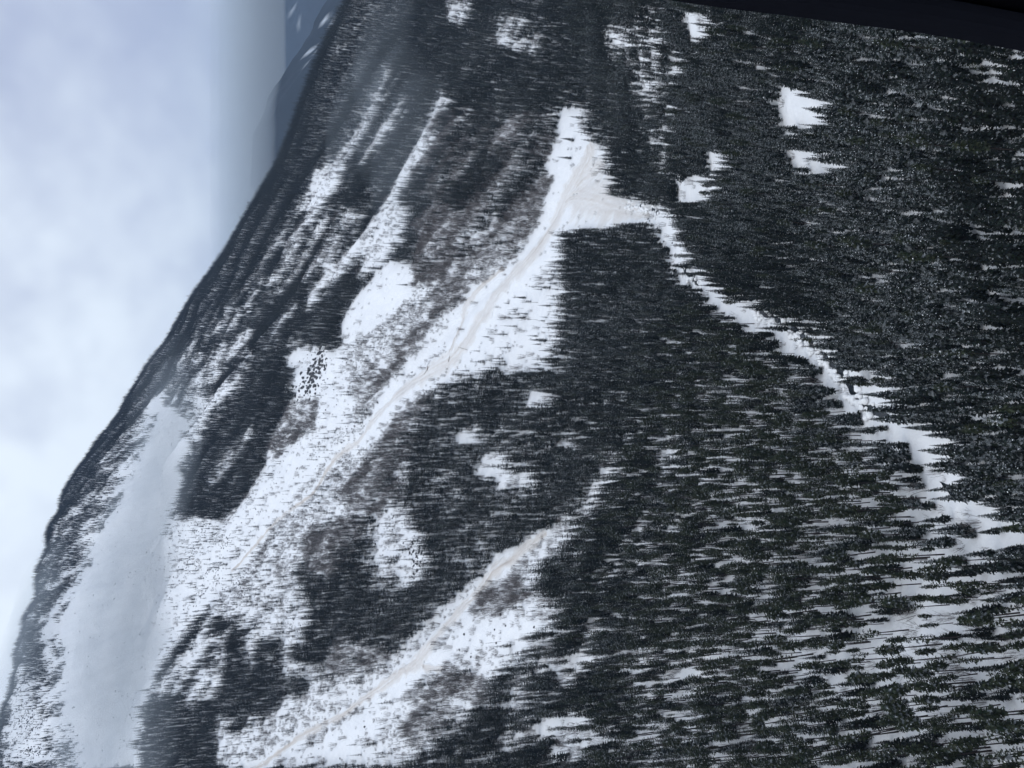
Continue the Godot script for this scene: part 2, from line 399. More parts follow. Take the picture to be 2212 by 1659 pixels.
func bare_tree(s: int, tall: float, stems: int, spread: float, thick: float) -> Array:
	rng.seed = s
	var b := loose()
	var twigs := loose()
	for i in stems:
		var a := rng.randf() * TAU
		var r := sqrt(rng.randf()) * spread * 0.35
		var root := Vector3(cos(a) * r, -0.5, sin(a) * r)
		var top := Vector3(cos(a) * r * 2.2 + rng.randf_range(-0.5, 0.5), tall * rng.randf_range(0.55, 1.0), sin(a) * r * 2.2 + rng.randf_range(-0.5, 0.5))
		var g := rng.randf_range(0.75, 1.25)
		var k := Color(0.12, 0.108, 0.106) * g
		spike(b, root, top, thick, thick * 0.35, k)
		for t in 5:
			var f := rng.randf_range(0.35, 0.95)
			var from := root.lerp(top, f)
			var d := Vector3(rng.randf_range(-1, 1), rng.randf_range(0.5, 1.6), rng.randf_range(-1, 1)).normalized() * tall * rng.randf_range(0.1, 0.22)
			spike(twigs, from, from + d, thick * 0.5, thick * 0.15, k)
	return [b, twigs]

func rock(s: int, flat: float) -> ArrayMesh:
	rng.seed = s
	var n := FastNoiseLite.new()
	n.seed = s
	n.frequency = 0.9
	var sp := SphereMesh.new()
	sp.radius = 1.0
	sp.height = 2.0
	sp.radial_segments = 9
	sp.rings = 5
	var a := sp.get_mesh_arrays()
	var v: PackedVector3Array = a[Mesh.ARRAY_VERTEX]
	var b := loose()
	for i in v.size():
		var p := v[i]
		var k := 0.75 + 0.45 * n.get_noise_3dv(p * 1.3)
		v[i] = Vector3(p.x * k, p.y * k * flat, p.z * k * 0.85)
	var id: PackedInt32Array = a[Mesh.ARRAY_INDEX]
	for i in range(0, id.size(), 3):
		if v[id[i]].is_equal_approx(v[id[i + 1]]) or v[id[i + 1]].is_equal_approx(v[id[i + 2]]) or v[id[i]].is_equal_approx(v[id[i + 2]]): continue
		tri(b, v[id[i]], v[id[i + 1]], v[id[i + 2]], Color(1, 1, 1) * rng.randf_range(0.8, 1.2))
	return finish(b)

func many(called: String, mesh: Mesh, m: Material, places: Array, parent: Node) -> void:
	if places.is_empty(): return
	var mm := MultiMesh.new()
	mm.transform_format = MultiMesh.TRANSFORM_3D
	mm.mesh = mesh
	mm.instance_count = places.size()
	for i in places.size():
		mm.set_instance_transform(i, places[i])
	var o := MultiMeshInstance3D.new()
	o.multimesh = mm
	o.material_override = m
	o.name = called
	o.set_meta("kind", "stuff")
	parent.add_child(o, true)

# ---------------------------------------------------------------- growth map
const GP := -520.0
const GQ := -2160.0
const CELL := 5.0
const GW := 480
const GH := 500
var grow_d := PackedFloat32Array()
var grow_b := PackedFloat32Array()
var grow_r := PackedFloat32Array()

func growth_map() -> void:
	for a in [grow_d, grow_b, grow_r]:
		a.resize(GW * GH)
	grow_d.fill(0.93); grow_b.fill(0.1); grow_r.fill(0.0)
	for zn in ZONES:
		var poly := PackedVector2Array()
		var flat: Array = zn[3]
		var box := Rect2(flat[0], flat[1], 0, 0)
		for i in range(0, flat.size(), 2):
			poly.append(Vector2(flat[i], flat[i + 1]))
			box = box.expand(Vector2(flat[i], flat[i + 1]))
		for j in range(maxi(0, int((box.position.y - GQ) / CELL)), mini(GH, int((box.end.y - GQ) / CELL) + 1)):
			for i in range(maxi(0, int((box.position.x - GP) / CELL)), mini(GW, int((box.end.x - GP) / CELL) + 1)):
				if Geometry2D.is_point_in_polygon(Vector2(GP + (i + 0.5) * CELL, GQ + (j + 0.5) * CELL), poly):
					grow_d[j * GW + i] = zn[0]
					grow_b[j * GW + i] = zn[1]
					grow_r[j * GW + i] = zn[2]

func cell_at(p: float, q: float) -> int:
	return clampi(int((q - GQ) / CELL), 0, GH - 1) * GW + clampi(int((p - GP) / CELL), 0, GW - 1)

# where a point falls in the picture (2212 wide), and its depth
func seen(v: Vector3) -> Vector3:
	var c := cos(deg_to_rad(PITCH))
	var s := sin(deg_to_rad(PITCH))
	var f := -v.y * s - v.z * c
	if f < 5.0: return Vector3(-9999, -9999, f)
	return Vector3(1106.0 - (v.y * c - v.z * s) / f * 1609.0, 829.5 - v.x / f * 1609.0, f)

# ---------------------------------------------------------------- scene
func _ready() -> void:
	# camera: pitched 14 degrees down and rolled a quarter turn
	var cam := Camera3D.new()
	var s := sin(deg_to_rad(PITCH))
	var c := cos(deg_to_rad(PITCH))
	cam.basis = Basis(Vector3(0, -c, s), Vector3(1, 0, 0), Vector3(0, s, c))
	cam.fov = 2.0 * rad_to_deg(atan(829.5 / 1609.0))
	cam.near = 0.05
	cam.far = 60000.0
	add_child(cam)
	setup_noise(n_big, 11, 140.0, 2)
	setup_noise(n_mid, 12, 34.0, 3)
	setup_noise(n_fine, 13, 9.0, 2)
	setup_noise(n_patch, 14, 46.0, 3)
	sky_and_sun()
	materials()
	growth_map()
	build_terrain()
	build_far()
	build_tracks()
	build_creek()
	build_forest()
	build_rocks()
	build_logs()
	build_mist()
	build_window_post()

func sky_and_sun() -> void:
	var W := 768
	var H := 384
	var im := Image.create(W, H, false, Image.FORMAT_RGBF)
	var n1 := FastNoiseLite.new()
	n1.seed = 5; n1.frequency = 1.5; n1.fractal_octaves = 5; n1.domain_warp_enabled = true; n1.domain_warp_amplitude = 0.35; n1.domain_warp_frequency = 1.2
	for j in H:
		var up := (0.5 - (j + 0.5) / H) * PI
		for i in W:
			var az := (i + 0.5) / W * TAU  # the panorama's edge lies straight ahead
			var d := Vector3(sin(az) * cos(up), sin(up), -cos(az) * cos(up))
			var w := n1.get_noise_3d(d.x * 1.6 + 79.18, d.y * 3.0, d.z * 1.6) + 0.7 * n1.get_noise_3d(d.x * 5.0, d.y * 8.0 + d.x * 3.0, d.z * 5.0) + 0.3 * n1.get_noise_3d(d.x * 11.0, d.y * 17.0 - d.x * 6.0, d.z * 11.0)
			# brighter towards the sun behind the cloud on the left, dimmer on the right
			var f := clampf(1.0 - 0.85 * smoothstep(-0.05, 0.5, d.x) + 0.7 * w, -0.15, 1.2)
			var k := Color(0.49, 0.55, 0.70).lerp(Color(0.76, 0.84, 0.94), f)
			# an overcast sky is brighter overhead
			k = k.lerp(Color(1.3, 1.41, 1.56), smoothstep(0.36, 0.9, d.y))
			# grey bank close to the horizon
			k = k.lerp(Color(0.35, 0.41, 0.50), (1.0 - smoothstep(0.0, 0.2, d.y)) * 0.75)
			im.set_pixel(i, j, k)
	var sm := PanoramaSkyMaterial.new()
	sm.panorama = ImageTexture.create_from_image(im)
	var env := Environment.new()
	env.background_mode = Environment.BG_SKY
	env.sky = Sky.new()
	env.sky.sky_material = sm
	env.background_energy_multiplier = 1.0
	env.tonemap_mode = Environment.TONE_MAPPER_LINEAR
	env.tonemap_exposure = 1.17
	env.fog_enabled = true
	env.fog_density = 0.000055
	env.fog_light_color = Color(0.72, 0.84, 1.0)
	env.volumetric_fog_enabled = true
	env.volumetric_fog_density = 0.0
	env.sdfgi_enabled = true
	env.ssao_enabled = true
	env.ssil_enabled = true
	var we := WorldEnvironment.new()
	we.environment = env
	add_child(we)
	var sun := DirectionalLight3D.new()
	sun.light_energy = 0.2
	sun.light_angular_distance = 25.0
	sun.light_color = Color(1.0, 0.98, 0.95)
	sun.shadow_enabled = true
	add_child(sun)
	sun.look_at_from_position(Vector3(-0.5, 1.0, 0.2) * 100.0, Vector3.ZERO)

func materials() -> void:
	var snow := mat(Color(0.73, 0.74, 0.76), 0.8)
	snow.albedo_texture = noise_tex(3, 512, 0.012, Color(0.9, 0.91, 0.93), Color(1, 1, 1))
	snow.normal_enabled = true
	snow.normal_texture = noise_tex(4, 512, 0.03, Color.BLACK, Color.WHITE, true, 9.0)
	snow.normal_scale = 0.6
	snow.uv1_triplanar = true
	snow.uv1_world_triplanar = true
	snow.uv1_scale = Vector3.ONE * 0.021
	M.snow = snow
	M.tree = vertex_mat(0.95)
	M.bark = vertex_mat(0.95)
	M.bare = vertex_mat(0.95)
	M.far = vertex_mat(0.95)
	var dirty := vertex_mat(0.85)
	dirty.normal_enabled = true
	dirty.normal_texture = noise_tex(7, 512, 0.05, Color.BLACK, Color.WHITE, true, 12.0)
	dirty.uv1_triplanar = true
	dirty.uv1_world_triplanar = true
	dirty.uv1_scale = Vector3.ONE * 0.06
	M.dirty = dirty
	var stone := mat(Color(0.075, 0.075, 0.08), 0.9)
	stone.vertex_color_use_as_albedo = true
	M.stone = stone
	M.cap = mat(Color(0.75, 0.76, 0.78), 0.8)
	M.log = mat(Color(0.17, 0.13, 0.105), 0.9)
	var water := mat(Color(0.012, 0.016, 0.02), 0.12)
	water.metallic_specular = 0.4
	M.water = water
	M.post = mat(Color(0.002, 0.002, 0.003), 0.7)
	M.post.metallic_specular = 0.0
	M.seal = mat(Color(0.005, 0.0055, 0.008), 0.9)
	M.seal.metallic_specular = 0.05

func build_terrain() -> void:
	var xs := PackedFloat32Array()
	var zs := PackedFloat32Array()
	var z := 220.0
	while z > -2900.0:
		zs.append(z)
		z -= clampf(absf(z) * 0.0065, 2.4, 14.0)
	var x := -1250.0
	while x < 1500.0:
		xs.append(x)
		x += clampf((absf(x) - 250.0) * 0.02, 3.2, 14.0)
	var pts := PackedVector3Array()
	pts.resize(xs.size() * zs.size())
	var k := 0
	for zz in zs:
		for xx in xs:
			pts[k] = Vector3(xx, height(xx, zz), zz)
			k += 1
	var o := put("snow_slope", smooth_grid(xs.size(), zs.size(), pts, PackedColorArray()), M.snow)
	tag(o, "white snow covered mountainside under the forest", "", "", "structure")

func far_patch(called: String, label: String, x0: float, x1: float, z0: float, z1: float, step: float, f: Callable, kind := "structure") -> void:
	var cols := int((x1 - x0) / step) + 1
	var rows := int((z1 - z0) / step) + 1
	var pts := PackedVector3Array()
	var col := PackedColorArray()
	for j in rows:
		for i in cols:
			var xx := x0 + i * step
			var zz := z1 - j * step
			var y: float = f.call(xx, zz)
			pts.append(Vector3(xx, y, zz))
			# forest with snow chutes that run down the fall line
			var w := n_mid.get_noise_2d(xx * 0.16 + zz * 0.05, zz * 0.02) + 0.5 * n_patch.get_noise_2d(xx * 0.1, zz * 0.1)
			col.append(Color(0.028, 0.034, 0.036).lerp(Color(0.75, 0.78, 0.82), smoothstep(0.42, 0.6, w)))
	var o := put(called, smooth_grid(cols, rows, pts, col), M.far)
	tag(o, label, "", "", kind)

func build_far() -> void:
	far_patch("valley_ground", "snowy forested valley floor reaching to the horizon", -14000, 14000, -16000, 6000, 250.0, func(xx, zz):
		return -400.0 + n_big.get_noise_2d(xx * 0.05, zz * 0.05) * 60.0 - (250.0 if zz > -2900.0 and absf(xx) < 1600.0 else 0.0))
	far_patch("blue_mountain", "dark blue forested mountain in the haze beyond the ridge", -600, 4600, -7200, -3400, 40.0, func(xx, zz):
		var ridge := minf(440.0, 640.0 - maxf(xx - 1150.0, 0.0) * 0.53 - maxf(1150.0 - xx, 0.0) * 0.1)
		return maxf(-420.0, ridge - 0.5 * absf(zz + 4900.0 - 0.1 * xx) + n_big.get_noise_2d(xx * 0.3, zz * 0.3) * 40.0 + n_mid.get_noise_2d(xx * 0.1, zz * 0.06) * 30.0))
	far_patch("distant_mountain", "pale blue far mountain with snow flecks under the cloud", -2000, 12000, -12500, -7400, 90.0, func(xx, zz):
		var ridge := 640.0 - absf(xx - 4300.0) * 0.09
		return maxf(-420.0, ridge - 0.45 * absf(zz + 9600.0) + n_big.get_noise_2d(xx * 0.12, zz * 0.12) * 120.0 + n_mid.get_noise_2d(xx * 0.05, zz * 0.04) * 110.0))

# a sheet of avalanche snow lying on the slope: polyline of p, q, half width in metres
func debris(called: String, label: String, line: Array, thick: float, dirt: float, sd: int, wide := 0.85) -> void:
	var cv := Curve3D.new()
	for a in line:
		cv.add_point(Vector3(a[0], a[2] * wide, a[1]))
	for i in cv.point_count:
		var a := cv.get_point_position(maxi(i - 1, 0))
		var b := cv.get_point_position(mini(i + 1, cv.point_count - 1))
		cv.set_point_in(i, (a - b) / 6.0)
		cv.set_point_out(i, (b - a) / 6.0)
	var long := cv.get_baked_length()
	var rows := int(long / 1.6) + 1
	var cols := 25
	var pts := PackedVector3Array()
	var col := PackedColorArray()
	for j in rows:
		var s := long * j / (rows - 1)
		var m := cv.sample_baked(s, true)
		var e := cv.sample_baked(minf(s + 1.5, long), true) - cv.sample_baked(maxf(s - 1.5, 0.0), true)
		var side := Vector2(-e.z, e.x).normalized()
		var ends := smoothstep(0.0, 6.0, s) * smoothstep(0.0, 6.0, long - s)
		for i in cols:
			var t := 2.0 * i / (cols - 1) - 1.0
			var rag := 1.0 + 0.7 * n_mid.get_noise_2d(s * 2.2 + sd * 50.0, signf(t) * 300.0) + 0.25 * n_fine.get_noise_2d(s * 1.3, signf(t) * 80.0 + sd)
			var off := t * m.y * rag
			var v := ground(m.x + side.x * off, m.z + side.y * off)
			# streaks of earth drawn out along the flow
			var st := n_fine.get_noise_2d(off * 3.2 + sd * 90.0, s * 0.16) + 0.6 * n_mid.get_noise_2d(off * 4.0 + sd * 40.0, s * 0.35)
			var lump := n_fine.get_noise_2d(off * 5.0 + 40.0, s * 2.5 + sd)
			var edge := (1.0 - pow(absf(t), 6.0)) * ends
			v.y += -0.25 + edge * (0.32 + thick * (0.5 + 0.6 * st + 0.5 * lump))
			pts.append(v)
			var soil := clampf((dirt + 0.45 * (1.0 - smoothstep(1.5, 6.0, m.y))) * (0.95 + 0.8 * st + 0.4 * lump), 0.0, 1.0)
			# the earth is churned up in the middle and runs out in tongues at the sides
			soil *= 1.0 - smoothstep(0.35, 1.0, absf(t) + 0.45 * st)
			var k := Color(0.725, 0.73, 0.745).lerp(Color(0.56, 0.52, 0.49), soil)
			if st > 0.5 and absf(t) < 0.75: k = k.lerp(Color(0.36, 0.30, 0.265), clampf((st - 0.5) * 2.5, 0, 0.5) * dirt)
			col.append(k)
	var o := put(called, smooth_grid(cols, rows, pts, col), M.dirty)
	tag(o, label, "avalanche debris")

func build_tracks() -> void:
	debris("avalanche_track", "long beige streaked avalanche track ending in the fan above the creek", [[510.9, -966.9, 2], [509.8, -926.8, 2.5], [506.7, -892.7, 3], [508.4, -859.3, 4], [505.5, -809, 4], [493.7, -759.1, 4], [503, -723.8, 4.5], [505.1, -691.6, 6], [488.1, -644.3, 9], [494.9, -623.9, 10], [494.1, -597.9, 10], [494.1, -573.2, 12], [480.1, -529.7, 14], [467.5, -499.2, 15], [466.4, -476.9, 14], [475.1, -454.2, 14], [484.2, -432.5, 15], [488.5, -412, 16], [486.3, -387.5, 15], [497.8, -364.7, 13], [510.5, -342.6, 12], [517, -321.6, 12], [522.5, -307.4, 10], [534.9, -304.2, 6]], 0.8, 0.55, 1)
	debris("avalanche_side_track", "thin dirty snow strand looping beside the main avalanche track", [[509.2, -421.2, 3], [513, -427.8, 4], [518.5, -455.1, 5], [515.8, -473.4, 7], [508.2, -481.5, 7], [491.2, -483.9, 5], [480.2, -490.6, 4], [474.4, -500.1, 4]], 0.6, 0.5, 2)
	debris("avalanche_side_track", "thin dirty snow strand on the forest side of the main avalanche track", [[475.8, -424.7, 3], [482.4, -408.9, 3], [478.6, -392.3, 3], [478.6, -378.5, 3]], 0.5, 0.4, 3)
	debris("avalanche_lobe", "broad beige snow lobe of the fan reaching the creek", [[509.3, -348.9, 6], [503.2, -337.3, 12], [485.6, -324.8, 20], [469.3, -315.3, 22], [448.6, -306.7, 16], [430.7, -296.5, 10], [415.6, -287.9, 6], [395.3, -273.8, 4]], 0.9, 0.5, 4, 1.0)
	debris("avalanche_lobe", "short beige snow lobe at the outer edge of the fan", [[509.5, -334.8, 6], [508.7, -322.7, 12], [503.2, -312.1, 14], [498.9, -304.9, 8], [496.4, -299.8, 3]], 0.9, 0.5, 5, 1.0)
	debris("avalanche_track", "narrow grey avalanche track with no fan, dying out in the trees", [[235, -858.4, 3], [229.9, -839.2, 4], [231.8, -790.8, 5], [231.2, -749.4, 6], [223.3, -690.9, 6], [224, -666.5, 7], [222.5, -631.3, 8], [221.3, -598.9, 10], [220.5, -577.7, 13], [228.7, -552.8, 9], [235.8, -532.1, 9], [239.8, -521, 7], [242.6, -505.3, 7], [246.5, -493.3, 9], [247.5, -484.3, 10], [245.5, -457.5, 8], [242.9, -436, 6], [240, -422.3, 3]], 0.6, 0.65, 6, 0.7)
	debris("avalanche_lobe", "small grey snow lobe branching off the narrow avalanche track", [[219.2, -574.8, 5], [212.1, -566.7, 6], [204.7, -553.4, 7], [201.6, -542.4, 4]], 0.5, 0.4, 7, 0.5)

const WATER := [
	[[434.7, -294.5], [418.7, -284.5], [402, -274.8], [385.2, -267.2]],
	[[317.7, -257.6], [308, -253.6], [298, -248.6], [287, -244.5]],
	[[227, -203.9], [215.2, -197.3], [202.9, -189.6], [195.2, -184.8], [185.6, -179.6], [177.4, -176.2], [169.4, -173.3], [163.7, -170.3], [157, -168], [149.8, -164.9], [145.5, -165], [139.3, -163.1], [135.5, -163], [131.3, -160.7], [127.4, -157.9], [122.2, -154.2], [116.6, -148.3]],
	[[92.3, -145.4], [88.5, -143.3], [84.7, -141], [81.4, -139.8]],
]

func build_creek() -> void:
	rng.seed = 77
	var root := thing("creek", Vector3.ZERO)
	tag(root, "dark open creek water between snow covered boulders", "", "", "structure")
	var reach := -1
	for line in WATER:
		reach += 1
		var cv := Curve3D.new()
		for a in line: cv.add_point(Vector3(a[0], 0, a[1]))
		for i in cv.point_count:
			var a := cv.get_point_position(maxi(i - 1, 0))
			var b := cv.get_point_position(mini(i + 1, cv.point_count - 1))
			cv.set_point_in(i, (a - b) / 6.0)
			cv.set_point_out(i, (b - a) / 6.0)
		var long := cv.get_baked_length()
		var rows := int(long / 0.8) + 2
		var pts := PackedVector3Array()
		for j in rows:
			var s := long * j / (rows - 1)
			var m := cv.sample_baked(s, true)
			var e := cv.sample_baked(minf(s + 1.0, long), true) - cv.sample_baked(maxf(s - 1.0, 0.0), true)
			var side := Vector2(-e.z, e.x).normalized()
			var wide := (1.3 + 1.1 * n_fine.get_noise_2d(s * 1.4, 10.0)) * smoothstep(0.0, 4.0, s) * smoothstep(0.0, 4.0, long - s) + 0.05
			for i in 5:
				var t := i / 2.0 - 1.0
				var v := ground(m.x + side.x * wide * t, m.z + side.y * wide * t)
				v.y += 0.12
				pts.append(v)
			# boulders crowd the water
			for again in 2:
				if rng.randf() > 0.62 or wide < 0.5: continue
				var sgn := -1.0 if rng.randf() < 0.35 else 1.0
				var off := sgn * (wide + rng.randf_range(-0.6, 2.2))
				boulder(m.x + side.x * off, m.z + side.y * off, rng.randf_range(0.55, 1.4), reach)
		put("water", smooth_grid(5, rows, pts, PackedColorArray()), M.water, root)

var boulder_mesh: Array = []
func boulder(p: float, q: float, r: float, reach: int) -> void:
	if taken.get("boulder", 0) >= 300: return
	if boulder_mesh.is_empty():
		for k in 3:
			boulder_mesh.append([rock(300 + k, 0.8), dome(310 + k)])
	var v := ground(p, q)
	var o := thing("boulder", v + Vector3.UP * r * 0.2)
	var w: Array = boulder_mesh[taken["boulder"] % 3]
	put("stone", w[0], M.stone, o)
	put("snow_cap", w[1], M.cap, o)
	o.scale = Vector3(r, r * (0.8 + 0.3 * sin(v.x)), r)
	o.rotation.y = v.z * 1.7
	var size := "big" if r > 1.05 else ("middling" if r > 0.8 else "small")
	var place: String = ["where the fan meets the creek", "in the narrow upper creek below the fan", "beside the long open stretch of creek water", "in the short lower creek pool near the right edge"][reach]
	tag(o, "%s round snow capped boulder %s" % [size, place], "boulder", "%s boulders %s" % [size, place])

func dome(sd: int) -> ArrayMesh:
	var n := FastNoiseLite.new()
	n.seed = sd
	n.frequency = 0.8
	var pts := PackedVector3Array()
	for j in 7:
		for i in 13:
			var a := TAU * i / 12.0
			var e := PI * 0.5 - (j / 6.0) * PI * 0.62
			var d := Vector3(cos(a) * cos(e), sin(e), sin(a) * cos(e))
			var k := 1.02 + 0.2 * n.get_noise_3dv(d)
			pts.append(Vector3(d.x * k, d.y * k * 0.85 + 0.22, d.z * k * 0.9))
	return smooth_grid(13, 7, pts, PackedColorArray())

func build_forest() -> void:
	# the kinds: near, far, and the same as trunk and crown for single trees
	var fir := []
	var fir_far := []
	var pine := []
	var pine_far := []
	var dark := Color(0.008, 0.0115, 0.0100)
	var pale := Color(0.042, 0.050, 0.048)
	for k in 8:
		var r := 0.088 + 0.013 * (k % 4)
		fir.append(conifer(40 + k, 16.0, 16.0 * r, 0.04 + 0.04 * (k % 3), dark, pale if k < 4 else pale * 0.6, 0.13 if k < 4 else 0.035, 36, 7, true))
		fir_far.append(conifer(60 + k, 16.0, 16.0 * (r + 0.014), 0.03 + 0.03 * (k % 3), dark, pale * (0.8 if k < 4 else 0.5), 0.08 if k < 4 else 0.02, 22, 7, false))
	for k in 5:
		pine.append(conifer(80 + k, 19.0, 19.0 * (0.058 + 0.01 * (k % 3)), 0.42 + 0.08 * (k % 3), Color(0.012, 0.016, 0.010), Color(0.045, 0.052, 0.036), 0.06, 24 if k < 3 else 11, 6 if k < 3 else 4, true, true))
		pine_far.append(conifer(90 + k, 19.0, 19.0 * (0.058 + 0.01 * (k % 3)), 0.42 + 0.08 * (k % 3), Color(0.016, 0.020, 0.013), Color(0.034, 0.040, 0.030), 0.1, 13, 6, false, true))
	var bare := []
	for k in 5: bare.append(bare_tree(120 + k, 7.0, 16, 3.4, 0.055))
	var bush := []
	for k in 4: bush.append(bare_tree(140 + k, 2.2, 16, 2.6, 0.045))
	var kinds := {"fir": fir, "fir_far": fir_far, "pine": pine, "pine_far": pine_far, "bare": bare, "bush": bush}
	var meshes := {}
	for key in kinds:
		meshes[key] = []
		for a in kinds[key]:
			meshes[key].append([finish(a[0]), finish(a[1]), finish(join(join(a[0], a[1]), a[2])) if a.size() > 2 else finish(join(a[0], a[1])), finish(a[2]) if a.size() > 2 and not a[2][0].is_empty() else null])
	# scatter
	rng.seed = 2024
	var found := {"fir": [], "pine": [], "bare": [], "bush": []}
	var step := 3.3
	var q := -1930.0
	while q < 60.0:
		var p := -480.0
		step = 3.0 if q > -360.0 else (3.3 if q > -1000.0 else 3.5)
		while p < 1560.0:
			p += step
			var pp := p + rng.randf_range(-0.5, 0.5) * step
			var qq := q + rng.randf_range(-0.5, 0.5) * step
			var u := rng.randf()
			var u2 := rng.randf()
			var x := to_x(pp, qq)
			var z := to_z(pp, qq)
			if z > -25.0: continue
			# rough test against the frame before the costly height
			if absf(x) > 0.66 * -z + 70.0: continue
			var wob := n_mid.get_noise_2d(pp * 1.6, qq * 1.6) * lerpf(7.0, 26.0, ss(-1050.0, -1250.0, qq))
			var at := cell_at(pp + wob, qq + wob * 0.8)
			var d := minf(grow_d[at], 1.0) if grow_d[cell_at(pp, qq)] > 0.0 else 0.0
			var b := grow_b[at]
			var patch := n_patch.get_noise_2d(pp, qq * 0.45) + 0.4 * n_mid.get_noise_2d(pp * 1.3 + 500.0, qq * 0.6)
			if qq > -380.0: patch = lerpf(patch, 1.1 * n_mid.get_noise_2d(pp * 1.7 + 200.0, qq * 1.3), ss(-380.0, -300.0, qq))
			d = clampf((d - 0.5) * 1.35 + 0.5 + patch * 1.5 * (d * (1.0 - d) * 3.0 + 0.1), 0.0, 1.0) * ss(0.0, 0.3, d) + d * (1.0 - ss(0.0, 0.3, d))
			if u > d and u2 > b * clampf(0.8 - patch * 1.3, 0.1, 1.2): continue
			var v := Vector3(x, height(x, z), z)
			var sc := seen(v + Vector3.UP * 6.0)
			if sc.z < 30.0 or sc.x < -60.0 or sc.x > 2420.0 or sc.y < -170.0 or sc.y > 1830.0: continue
			var grow := lerpf(0.9, 1.08, ss(-260.0, -420.0, qq)) * lerpf(1.0, 0.8, ss(-550.0, -1500.0, qq))
			var kind := ""
			var tall := 1.0
			if u < d:
				kind = "fir"
				var low := qq < creek_q(pp) - 4.0 and qq > -450.0 and pp < 360.0
				if rng.randf() < (maxf(0.06, ss(360.0, 120.0, pp) * 0.75 * ss(-450.0, -220.0, qq + 60.0 * n_patch.get_noise_2d(pp, qq))) if low else 0.06): kind = "pine"
				tall = grow * lerpf(0.5, 1.22, pow(rng.randf(), 0.8)) * (0.8 + 0.2 * ss(0.1, 0.8, d))
				if rng.randf() < 0.12: tall *= 0.5
			else:
				kind = "bush" if rng.randf() < (0.75 if b < 0.7 else 0.3) else "bare"
				tall = rng.randf_range(0.55, 1.25) * (grow if kind == "bare" else 1.0)
			if u < d:
				# the open ground seen past its crown is wide enough that no tree hides it
				var far := Vector2(x, z).length()
				var gx := x / far
				var gz := z / far
				var rise := (height(x + gx * 14.0, z + gz * 14.0) - v.y) / 14.0
				var shut := false
				for f in [0.3, 0.6]:
					var up: float = f * tall * 16.0
					var run: float = up / maxf(rise - (v.y + up) / far, 0.05)
					if run < 70.0 and grow_d[cell_at(to_p(x + gx * run, z + gz * run), to_q(x + gx * run, z + gz * run))] < 0.004: shut = true
				if shut and rng.randf() < 0.88: continue
			var look := rng.randi() % 4 + (4 if n_patch.get_noise_2d(pp * 0.35 + 800.0, qq * 0.35) + rng.randf_range(-0.2, 0.2) < 0.02 else 0)
			found[kind].append([v, tall, sc.z, sc, rng.randf() * TAU, look, pp, qq])
		q += step
	q = -1500.0
	while q < 40.0:
		var p := -400.0
		while p < 1450.0:
			p += 2.7
			var pp := p + rng.randf_range(-1.3, 1.3)
			var qq := q + rng.randf_range(-1.3, 1.3)
			var u := rng.randf()
			var b := grow_b[cell_at(pp, qq)]
			if u > b: continue
			var x := to_x(pp, qq)
			var z := to_z(pp, qq)
			if z > -25.0 or absf(x) > 0.66 * -z + 70.0: continue
			var patch := n_patch.get_noise_2d(pp + 700.0, qq * 0.5) + 0.5 * n_mid.get_noise_2d(pp * 1.5 + 300.0, qq * 0.7)
			if u > b * b * clampf(0.6 + patch * 1.7, 0.03, 1.0): continue
			var v := Vector3(x, height(x, z), z)
			var sc := seen(v + Vector3.UP * 3.0)
			if sc.z < 30.0 or sc.x < -60.0 or sc.x > 2420.0 or sc.y < -170.0 or sc.y > 1830.0: continue
			var kind := "bush" if rng.randf() < (0.7 if b < 0.7 else 0.3) else "bare"
			found[kind].append([v, rng.randf_range(0.5, 1.2), sc.z, sc, rng.randf() * TAU, rng.randi(), pp, qq])
		q += 2.7
	print("trees ", found.fir.size(), " ", found.pine.size(), " ", found.bare.size(), " ", found.bush.size())
	single("fir_tree", found, "fir", 300, meshes)
	single("pine_tree", found, "pine", 300, meshes)
	single("bare_tree", found, "bare", 260, meshes)
	# all the others
	mass("conifer_forest", "dense dark conifer forest covering the mountainside", found.fir, meshes.fir, meshes.fir_far, 430.0, M.tree)
	mass("pine_forest", "stand of tall bare stemmed pines above the near creek bank", found.pine, meshes.pine, meshes.pine_far, 400.0, M.tree)
	mass("bare_woodland", "brown leafless wood along the avalanche tracks", found.bare, meshes.bare, meshes.bare, 0.0, M.bare)
	mass("bare_shrubs", "grey leafless shrubs poking out of the snow slopes", found.bush, meshes.bush, meshes.bush, 0.0, M.bare)
	# trees that stand alone
	for a in LONE:
		var o := one_tree("fir_tree", ground(a[0], a[1]), a[2] / 16.0, a[0], meshes.fir[int(-a[1]) % 8])
		tag(o, a[3], "tree")

const LONE := [
	[539.3, -323.8, 13.5, "dark fir standing alone in the middle of the snow fan"],
	[555.4, -315.7, 13, "dark fir at the tip of the snow fan nearest the top edge"],
	[448.5, -401.1, 13, "narrow fir standing alone on the snow between track and forest, nearest the fan"],
	[430.4, -406.7, 13, "narrow fir alone on the snow beside the forest edge, below the long track"],
	[446.5, -445.9, 8, "small fir alone at the edge of the long avalanche track"],
	[620.4, -520.8, 12, "dark fir alone on the upper end of the open snow field"],
	[625, -545.1, 14, "dark fir alone beside the open white snow field"],
	[194.7, -411.4, 19, "large fir standing alone on the snow below the narrow track"],
	[204.4, -736.2, 9, "small fir alone on the snow at the bottom edge below the narrow track"],
	[393, -395, 15, "fir on the snow just in front of the dense forest edge"],
	[417.6, -381, 12, "slim fir between the forest edge and the lone firs on the snow"],
	[460.9, -419.1, 6, "very small fir beside the streaked snow of the long track"],
]

func where(v: Vector3, turn: float, tall: float) -> Transform3D:
	var w := tall * (0.9 + 0.25 * absf(sin(turn * 3.0)))
	return Transform3D(Basis.from_euler(Vector3(0.05 * sin(turn * 7.0), turn, 0.05 * cos(turn * 5.0))).scaled_local(Vector3(w, tall, w)), v)

